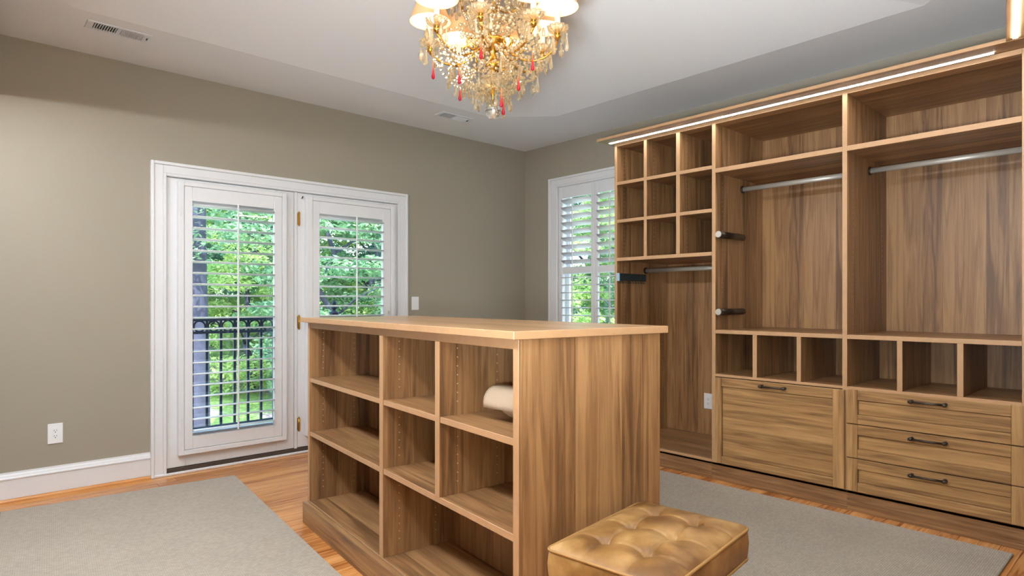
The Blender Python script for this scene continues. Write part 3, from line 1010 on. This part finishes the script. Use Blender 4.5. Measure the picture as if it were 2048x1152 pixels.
# ------------------------------------------------------------------ vents, switch, outlets
def vent(name, cx, cy, ln, wd, label, rz=0):
    t_ = thing(name, label, 'air vent', (cx, cy, H), rz, 'ceiling vents')
    bm = BM()
    w = .018
    box(bm, -ln / 2, ln / 2, -wd / 2, -wd / 2 + w, -.007, -.0005, .002); box(bm, -ln / 2, ln / 2, wd / 2 - w, wd / 2, -.007, -.0005, .002)
    box(bm, -ln / 2, -ln / 2 + .035, -wd / 2 + w, wd / 2 - w, -.007, -.0005, .002); box(bm, ln / 2 - .035, ln / 2, -wd / 2 + w, wd / 2 - w, -.007, -.0005, .002)
    box(bm, -.010, .010, -wd / 2 + w, wd / 2 - w, -.007, -.0005, .002)
    bm.transform(WM_(t_)); finish(bm, 'vent_frame', white_m, t_)
    bm = BM(); box(bm, -ln / 2 + .03, ln / 2 - .03, -wd / 2 + .015, wd / 2 - .015, -.002, -.0002, 0)
    bm.transform(WM_(t_)); finish(bm, 'vent_backing', slot_m, t_)
    for side in (-1, 1):
        n = 9
        x0 = .012; x1 = ln / 2 - .035
        for k in range(n):
            xx = side * (x0 + (x1 - x0) * (k + .5) / n)
            bm = BM(); box(bm, -.0012, .0012, -wd / 2 + w, wd / 2 - w, -.0075, .0075, 0)
            bm.transform(WM_(t_) @ Matrix.Translation((xx, 0, -.0075)) @ Matrix.Rotation(-side * math.radians(38), 4, 'Y'))
            finish(bm, 'slat', white_m, t_)
    bm = BM(); box(bm, ln / 2 - .018, ln / 2 - .012, -.012, .012, -.014, -.006, .001); bm.transform(WM_(t_)); finish(bm, 'vent_lever', grey_m, t_)
vent('ceiling_vent', -3.727, -.520, .315, .125, 'white louvred ceiling vent above the wall left of the doors')
vent('ceiling_vent', -1.295, -.490, .315, .125, 'white louvred ceiling vent behind the chandelier near the corner')

def outlet(cx, cz, label, frame, w=.076, h=.122):
    """frame maps (u, depth, z) to the scene"""
    t_ = thing('wall_outlet', label, 'outlet', frame(cx, 0, cz), 0, 'wall outlets')
    def put(name, u0, u1, d0, d1, z0, z1, m, par, bev=.001):
        a = frame(u0, d0, z0); c = frame(u1, d1, z1)
        bm = BM(); box(bm, a[0], c[0], a[1], c[1], a[2], c[2], bev); return finish(bm, name, m, par)
    pl = put('cover_plate', cx - w / 2, cx + w / 2, .0006, .006, cz - h / 2, cz + h / 2, plate_m, t_, .002)
    put('receptacle', cx - .017, cx + .017, .0062, .0085, cz - .034, cz + .034, plate_m, t_, .002)
    for dz in (-.017, .017):
        for du in (-.006, .006):
            put('slot', cx + du - .0012, cx + du + .0012, .0086, .009, cz + dz - .001, cz + dz + .007, slot_m, t_, 0)
        put('slot', cx - .0025, cx + .0025, .0086, .009, cz + dz - .010, cz + dz - .005, slot_m, t_, 0)
    return t_
fw_ = lambda u, d, z: Vector((u, -d, z))
outlet(-3.968, .373, 'white wall outlet low on the taupe wall left of the doors', fw_)
fr_ = lambda u, d, z: Vector((-.0225 - d, u, z))
outlet(-2.122, .394, 'white outlet in the wooden back of the hanging bay', fr_)
sw = thing('light_switch', 'white rocker light switch on the taupe wall right of the doors', 'light switch', (-1.360, 0, 1.162))
bm = BM(); box(bm, -1.398, -1.322, -.006, -.0006, 1.103, 1.221, .002); finish(bm, 'cover_plate', plate_m, sw)
bm = BM(); box(bm, -1.377, -1.343, -.010, -.0062, 1.128, 1.196, .002); finish(bm, 'rocker', plate_m, sw)

# ------------------------------------------------------------------ chandelier
CX, CY = -2.510, -2.411
ch = thing('crystal_chandelier', 'gilt crystal chandelier with fabric shades and red drops hanging from the tray ceiling', 'chandelier', (CX, CY, 2.948))
C0 = Vector((CX, CY, 0))
FW = Vector((math.sin(YAW), math.cos(YAW), 0)); RT = Vector((math.cos(YAW), -math.sin(YAW), 0))
def cp(lat, dep, z):
    return C0 + RT * lat + FW * dep + Vector((0, 0, z))
def cpol(ang, r, z):     # ang from the camera-facing front, clockwise to the right
    a = math.radians(ang)
    return cp(r * math.sin(a), -r * math.cos(a), z)
bm = BM(); lathe(bm, [(0, 2.948), (.062, 2.946), (.060, 2.930), (.035, 2.912), (.012, 2.905), (0, 2.902)], C0, 20); finish(bm, 'canopy', gold_m, ch)
bm = BM()
for k in range(2):
    z = 2.896 - k * .018
    pts = []
    for j in range(13):
        a = 2 * PI * j / 12
        d = RT if k % 2 else FW
        pts.append(C0 + d * (.008 * math.cos(a)) + Vector((0, 0, z + .014 * math.sin(a))))
    tube(bm, pts, .0022, 6, cap=False)
finish(bm, 'chain', gold_m, ch)
bm = BM()
lathe(bm, [(0, 2.872), (.010, 2.868), (.018, 2.85), (.008, 2.83), (.012, 2.80), (.030, 2.78), (.012, 2.76), (.010, 2.70), (.022, 2.68), (.010, 2.66),
           (.010, 2.58), (.034, 2.565), (.010, 2.55), (.010, 2.47), (.036, 2.460), (.060, 2.445), (.064, 2.430), (.040, 2.405), (.020, 2.385), (.014, 2.35),
           (.030, 2.335), (.040, 2.318), (.022, 2.300), (.010, 2.28), (.010, 2.20), (.016, 2.19), (.006, 2.17), (.004, 2.142), (0, 2.14)], C0, 20)
finish(bm, 'stem', gold_m, ch)
bm = BM(); lathe(bm, [(.020, 2.466), (.027, 2.475), (.036, 2.50), (.041, 2.54), (.047, 2.555), (.043, 2.556), (.037, 2.54), (.032, 2.50), (.022, 2.478)], C0, 28, 14, .10); finish(bm, 'glass_vase', crystal_m, ch)
bm = BM(); lathe(bm, [(.018, 2.70), (.05, 2.705), (.075, 2.73), (.078, 2.74), (.070, 2.735), (.045, 2.712)], C0, 28, 12, .14); finish(bm, 'glass_dish', crystal_m, ch)
bm = BM(); lathe(bm, [(.018, 2.215), (.045, 2.22), (.070, 2.245), (.073, 2.255), (.062, 2.245), (.04, 2.228)], C0, 28, 12, .14); finish(bm, 'glass_dish', crystal_m, ch)
bm = BM(); ball(bm, C0 + Vector((0, 0, 2.100)), .039, 24, 16); 
for f in bm.faces: f.smooth = False
finish(bm, 'crystal_ball', ball_m, ch)

# shared crystal meshes, tops at the origin
def mesh_of(bm, name, m):
    bmesh.ops.recalc_face_normals(bm, faces=bm.faces[:])
    me = bpy.data.meshes.new(name); bm.to_mesh(me); bm.free(); me.materials.append(m); return me
bm = BM(); lathe(bm, [(0, 0), (.0035, -.004), (.0045, -.02), (.010, -.052), (.0085, -.066), (0, -.074)], seg=8, smooth=False)
ball(bm, (0, 0, .006), .0062, 8, 4, smooth=False); drop_me = mesh_of(bm, 'crystal_drop', crystal_m)
bm = BM(); lathe(bm, [(0, 0), (.006, -.006), (.013, -.030), (.009, -.050), (0, -.062)], seg=6, smooth=False)
ball(bm, (0, 0, .006), .0062, 8, 4, smooth=False); pear_me = mesh_of(bm, 'crystal_pear', crystal_m)
bm = BM(); lathe(bm, [(0, .002), (.0025, -.002), (.0030, -.03), (.0055, -.062), (.0085, -.078), (.0075, -.087), (0, -.093)], seg=12)
red_me = mesh_of(bm, 'red_drop', red_m)
bm = BM(); lathe(bm, [(.004, 0), (.030, .003), (.047, .016), (.0545, .033), (.051, .034), (.043, .019), (.026, .008), (.004, .005)], seg=40, lobes=10, amp=.30)
bob_me = mesh_of(bm, 'bobeche', crystal_m)
bm = BM(); lathe(bm, [(0, -.022), (.008, -.020), (.016, -.008), (.017, -.001), (.006, 0), (.006, .006), (.014, .012), (.016, .026), (0, .026)], seg=14)
cup_me = mesh_of(bm, 'candle_cup', gold_m)
bm = BM(); lathe(bm, [(0, 0), (.0135, 0), (.0130, .108), (0, .110)], seg=14); cand_me = mesh_of(bm, 'candle', sleeve_m)
bm = BM(); lathe(bm, [(.100, 0), (.101, .001), (.055, .118), (.054, .118), (.099, .0012)], seg=28); shade_me = mesh_of(bm, 'lamp_shade', shade_m)
bm = BM(); lathe(bm, [(0, 0), (.010, .006), (.0165, .022), (.013, .040), (.005, .058), (0, .064)], seg=12); bulb_me = mesh_of(bm, 'bulb', bulb_m)

chinv = WM_(ch).inverted()
def put(name, me, p, par=ch, rot=None, s=1):
    M = Matrix.Translation(p)
    if rot is not None: M = M @ rot
    if s != 1: M = M @ Matrix.Scale(s, 4)
    return inst(name, me, par, WM_(par).inverted() @ M)

def bead(bm, p, r):
    lathe(bm, [(0, r), (r * .8, r * .45), (r, 0), (r * .8, -r * .45), (0, -r)], p, 7, smooth=False)

ANG = [-8, 37, 82, 127, 172, 217, 262, 307]
for n, a in enumerate(ANG):
    zb = 2.425 + (.03 if n in (2, 3) else 0)
    R = .312
    # S-curved arm
    pts = []
    for r_, z_ in ((.030, 2.425), (.060, 2.405), (.100, 2.365), (.150, 2.338), (.205, 2.332), (.255, 2.348), (.293, 2.378), (R, zb - .03)):
        pts.append(cpol(a, r_, z_))
    bm = BM(); tube(bm, pts, .0055, 8)
    # scroll on the arm
    sp = []
    for j in range(15):
        q = j / 14 * 1.55 * PI * 1.2
        rr = .040 * (1 - .55 * j / 14)
        sp.append(cpol(a, .125 + rr * math.cos(q + 2.2), 2.402 + rr * math.sin(q + 2.2)))
    tube(bm, sp, .0042, 7)
    arm = finish(bm, 'arm', gold_m, ch)
    base = cpol(a, R, zb)
    put('candle_cup', cup_me, base + Vector((0, 0, -.008)), arm)
    put('bobeche', bob_me, base, arm, Matrix.Rotation(random.random(), 4, 'Z'))
    put('candle', cand_me, base + Vector((0, 0, .018)), arm)
    put('lamp_shade', shade_me, base + Vector((0, 0, .125)), arm)
    put('bulb', bulb_me, base + Vector((0, 0, .130)), arm)
    # beads along the arm and a swag from bobeche to bobeche
    bm = BM()
    for j in range(len(pts) - 1):
        for k in range(2):
            p = pts[j].lerp(pts[j + 1], k / 2) + Vector((random.uniform(-.008, .008), random.uniform(-.008, .008), random.choice((-.014, .013, .016))))
            bead(bm, p, random.uniform(.007, .0125))
    a2 = ANG[(n + 1) % 8]
    if a2 < a: a2 += 360
    for j in range(13):
        q = (j + .5) / 13
        aa = a + (a2 - a) * q
        bead(bm, cpol(aa, R - .015 - .05 * math.sin(PI * q), zb - .055 - .075 * math.sin(PI * q)), .0075)
    for j in range(12):      # strings falling to the low ring
        q = (j + .5) / 12
        bead(bm, cpol(a + 10 * q, R - .02 - .17 * q, zb - .06 - .17 * q - .035 * math.sin(PI * q)), .0075)
    g = finish(bm, 'bead_string', crystal_m, arm); g['kind'] = 'stuff'
    # drops under the bobeche
    for k in range(6):
        kk = k * 60 + 20
        p = base + Vector((.044 * math.cos(math.radians(kk)), .044 * math.sin(math.radians(kk)), -.006 - .03 * (k % 3 == 0)))
        put('crystal_drop', drop_me if k % 2 else pear_me, p, ch, Matrix.Rotation(random.random(), 4, 'Z'), random.uniform(.8, 1.1))

# upper tier of six shorter arms carrying crystal flowers and plain candles
for n in range(6):
    a = 15 + 60 * n
    R = .165; zb = 2.640
    pts = [cpol(a, r_, z_) for r_, z_ in ((.015, 2.60), (.05, 2.575), (.09, 2.565), (.135, 2.585), (R, zb - .02))]
    bm = BM(); tube(bm, pts, .005, 8); arm = finish(bm, 'arm', gold_m, ch)
    base = cpol(a, R, zb)
    put('candle_cup', cup_me, base + Vector((0, 0, -.008)), arm)
    put('bobeche', bob_me, base, arm, Matrix.Rotation(random.random(), 4, 'Z'))
    put('candle', cand_me, base + Vector((0, 0, .018)), arm)
    bm = BM()
    for j in range(14):
        q = (j + .5) / 14
        bead(bm, cpol(a + 60 * q, R - .01 - .03 * math.sin(PI * q), zb - .03 - .08 * math.sin(PI * q)), .0075)
        bead(bm, cpol(a, R - .02 - .10 * q, zb - .05 - .16 * q), .008)
    g = finish(bm, 'bead_string', crystal_m, arm); g['kind'] = 'stuff'
    for k in range(5):
        kk = math.radians(k * 72 + 9)
        put('crystal_drop', drop_me if k % 2 else pear_me, base + Vector((.043 * math.cos(kk), .043 * math.sin(kk), -.008)), ch, None, random.uniform(.8, 1.15))

# crystal body between the tiers, thinning downwards
bm = BM()
for k in range(560):
    z = random.uniform(2.165, 2.60)
    rmax = .07 + (z - 2.165) / .16 * .17 if z < 2.325 else (.24 if z < 2.43 else .24 - (z - 2.43) * .75)
    r_ = rmax * math.sqrt(random.uniform(.12, 1))
    bead(bm, cpol(random.uniform(0, 360), r_, z), random.uniform(.006, .0125))
g = finish(bm, 'crystal_cluster', crystal_m, ch); g['kind'] = 'stuff'
bm = BM()
for zr, rr, nn in ((2.262, .145, 44), (2.190, .085, 30), (2.300, .215, 56)):
    for k in range(nn):
        a = 360 * k / nn
        bead(bm, cpol(a, rr, zr - .018 * abs(math.sin(math.radians(a * 4)))), .0075)
g = finish(bm, 'bead_ring', crystal_m, ch); g['kind'] = 'stuff'
for rr, zr, nn in ((.215, 2.285, 14), (.145, 2.245, 10), (.085, 2.180, 8)):
    for k in range(nn):
        put('crystal_drop', pear_me if k % 3 else drop_me, cpol(360 * k / nn + 11, rr, zr - .02), ch, None, random.uniform(.75, 1.1))
# red drops
for lat, dep, z in ((-.285, -.03, 2.335), (-.150, -.15, 2.270), (-.045, -.25, 2.345), (.185, -.18, 2.320), (.122, -.13, 2.245), (.042, -.08, 2.185), (.050, .02, 2.178), (-.17, .12, 2.28)):
    put('red_drop', red_me, cp(lat, dep, z), ch)

# ------------------------------------------------------------------ outside
bm = BM(); box(bm, -4.6, -.2, .15, 1.42, -.20, -.03, .005); struct('balcony_floor', bm, deck_m)
rl = thing('balcony_railing', 'black iron balcony railing with a row of rings outside the glazed doors', 'railing', (-2.4, 1.2, -.03))
RY = 1.20
bm = BM(); box(bm, -4.5, -.3, RY - .025, RY + .025, 1.005, 1.035, .004); finish(bm, 'handrail', iron_m, rl)
bm = BM(); box(bm, -4.5, -.3, RY - .014, RY + .014, .893, .915, .002); finish(bm, 'rail', iron_m, rl)
bm = BM(); box(bm, -4.5, -.3, RY - .014, RY + .014, .050, .075, .002); finish(bm, 'rail', iron_m, rl)
bm = BM(); box(bm, -.0105, .0105, -.0105, .0105, -.4, .435, .001); bal_me = mesh_of(bm, 'baluster', iron_m)
bm = BM()
box(bm, -.0105, .0105, -.0105, .0105, -.045, .045, .001); post_me = mesh_of(bm, 'ring_post', iron_m)
bm = BM(); tube(bm, [(.046 * math.cos(2 * PI * k / 20), 0, .046 * math.sin(2 * PI * k / 20)) for k in range(21)], .0075, 6, cap=False); ring_me = mesh_of(bm, 'ring', iron_m)
x = -4.42
while x < -.35:
    if abs(x + 1.542) > .055:
        put('baluster', bal_me, Vector((x, RY, .475)), rl)
        put('ring_post', post_me, Vector((x, RY, .960)), rl)
        if abs(x + .0595 + 1.542) > .06:
            put('ring', ring_me, Vector((x + .0595, RY, .960)), rl)
    x += .119
bm = BM()
box(bm, -1.577, -1.507, RY - .035, RY + .035, -.03, 1.055, .003)
lathe(bm, [(.050, 1.055), (.050, 1.070), (.020, 1.080), (.016, 1.095), (.034, 1.110), (.034, 1.120), (.016, 1.135), (.026, 1.150), (.022, 1.172), (.006, 1.190), (0, 1.205)], (-1.542, RY, 0), 16)
finish(bm, 'newel_post', iron_m, rl)
bm = BM(); box(bm, -4.535, -4.485, RY - .025, RY + .025, -.03, 1.05, .003); finish(bm, 'newel_post', iron_m, rl)
bm = BM(); box(bm, -.315, -.265, RY - .025, RY + .025, -.03, 1.05, .003); finish(bm, 'newel_post', iron_m, rl)

bm = BM()
n = 26
gv = []
for i in range(n + 1):
    row = []
    for j in range(n + 1):
        x = -40 + 90 * i / n; y = -14 + 80 * j / n
        d = max(0, max(y - 3, x - 3))
        row.append(bm.verts.new((x, y, -1.25 + .10 * d + .15 * math.sin(x * .5) * math.cos(y * .4) if d > 0 else -1.25)))
    gv.append(row)
for i in range(n):
    for j in range(n):
        f = bm.faces.new((gv[i][j], gv[i + 1][j], gv[i + 1][j + 1], gv[i][j + 1])); f.smooth = True
struct('ground', bm, ground_m)
def gz(x, y):
    d = max(0, max(y - 3, x - 3))
    return -1.25 + (.10 * d + .15 * math.sin(x * .5) * math.cos(y * .4) if d > 0 else 0)

def foliage(rw, hgt, zlow, nl, size, seed, mat, layered):
    rnd = random.Random(seed)
    vs = []; fs = []
    clumps = []
    for k in range(90):
        q = rnd.random()
        z = zlow + (hgt - zlow) * q
        env = math.sin(PI * min(1, .12 + .86 * q)) ** .6
        a = rnd.uniform(0, 2 * PI); r_ = rw * env * math.sqrt(rnd.uniform(.15, 1))
        clumps.append((r_ * math.cos(a), r_ * math.sin(a), z, rnd.uniform(.35, .75) * rw * .5))
    for k in range(nl):
        cx, cy, cz, cr = rnd.choice(clumps)
        d = Vector((rnd.gauss(0, 1), rnd.gauss(0, 1), rnd.gauss(0, 1))).normalized() * cr * rnd.uniform(.3, 1) ** .5
        d.z *= layered
        p = Vector((cx, cy, cz)) + d
        s = size * rnd.uniform(.6, 1.3)
        nrm = (Vector((rnd.gauss(0, .6), rnd.gauss(0, .6), 1))).normalized()
        t1 = nrm.orthogonal().normalized(); t1.rotate(Matrix.Rotation(rnd.uniform(0, 2 * PI), 3, nrm)); t2 = nrm.cross(t1)
        b0 = len(vs)
        vs += [p - t1 * s, p + t2 * s * .45 + nrm * s * .1, p + t1 * s, p - t2 * s * .45 + nrm * s * .1]
        fs.append((b0, b0 + 1, b0 + 2, b0 + 3))
    me = bpy.data.meshes.new('foliage'); me.from_pydata([tuple(v) for v in vs], [], fs); me.update()
    me.materials.append(mat)
    return me
fol = [foliage(2.0, 6.6, .35, 30000, .062, 3, leaf_a, .45), foliage(1.7, 5.4, .2, 30000, .058, 5, leaf_b, .40), foliage(2.3, 8.4, .5, 34000, .075, 9, leaf_c, .5)]
def trunk_mesh(h, r, seed):
    rnd = random.Random(seed)
    bm = BM()
    pts = [Vector((rnd.uniform(-.06, .06) * k, rnd.uniform(-.06, .06) * k, h * k / 8 - .1)) for k in range(9)]
    tube(bm, pts, [r * (1.25 if k == 0 else 1 - .085 * k) for k in range(9)], 12)
    for k in range(7):
        p = pts[2 + k % 6]
        a = rnd.uniform(0, 2 * PI)
        e = p + Vector((math.cos(a) * 1.2, math.sin(a) * 1.2, rnd.uniform(.4, .9)))
        tube(bm, [p, p.lerp(e, .5) + Vector((0, 0, .08)), e], [r * .35, r * .22, r * .08], 7)
    return mesh_of(bm, 'trunk', trunk_m)
trk = [trunk_mesh(5.6, .10, 1), trunk_mesh(4.6, .08, 2), trunk_mesh(7.4, .13, 4)]
KIND = ('mid green broadleaf tree', 'bright yellow-green broadleaf tree', 'dark green broadleaf tree')
def tree(az, dist, kind, s, rz, where):
    a = math.radians(az)
    x, y = CAM.x + dist * math.sin(a), CAM.y + dist * math.cos(a)
    t_ = thing('tree', KIND[kind] + ' ' + where, 'tree', (x, y, gz(x, y)), rz, 'trees outside the house')
    inst('trunk', trk[kind], t_, Matrix.Scale(s, 4))
    f = inst('foliage', fol[kind], t_, Matrix.Scale(s, 4)); f['kind'] = 'stuff'
for az, dist, kind, s, rz, where in (
        (11.0, 16.0, 2, 1.0, .3, 'far behind the railing, left edge of the left door glass'),
        (16.5, 19.5, 0, 1.15, 1.9, 'in the back row behind the left door, upper left'),
        (19.5, 14.0, 1, .95, 2.2, 'seen through the right half of the left door'),
        (24.0, 18.0, 2, 1.05, 4.0, 'behind the strip between the two doors'),
        (26.0, 13.0, 0, .9, 5.0, 'seen through the left half of the right door'),
        (29.5, 15.5, 1, 1.05, .9, 'seen through the right half of the right door'),
        (33.5, 19.0, 2, 1.1, 2.7, 'farther right beyond the right door'),
        (46.0, 14.5, 0, .95, 3.3, 'outside the window, at the left of its left shutter'),
        (50.0, 17.5, 2, 1.0, 1.2, 'outside the window, farther back behind its left shutter'),
        (52.5, 12.5, 1, .85, .2, 'outside the window, in front at its right shutter'),
        (56.5, 16.0, 0, 1.0, 4.4, 'outside the window, beyond the cubby wardrobe')):
    tree(az, dist, kind, s, rz, where)
# the thick trunk close to the balcony with its crown above the glass
bt = thing('tree', 'thick purplish tree trunk close behind the railing, left side of the left door', 'tree', (-1.98, 4.30, -1.25), 0, 'trees outside the house')
bm = BM()
tube(bm, [(.02 * math.sin(k * 1.3), .02 * math.cos(k), -.1 + k * .95) for k in range(9)], [.21] + [.150 - .008 * k for k in range(8)], 16)
inst('trunk', mesh_of(bm, 'trunk', trunk_m), bt)
f = inst('foliage', foliage(1.5, 7.6, 3.0, 9000, .05, 21, leaf_a, .45), bt); f['kind'] = 'stuff'
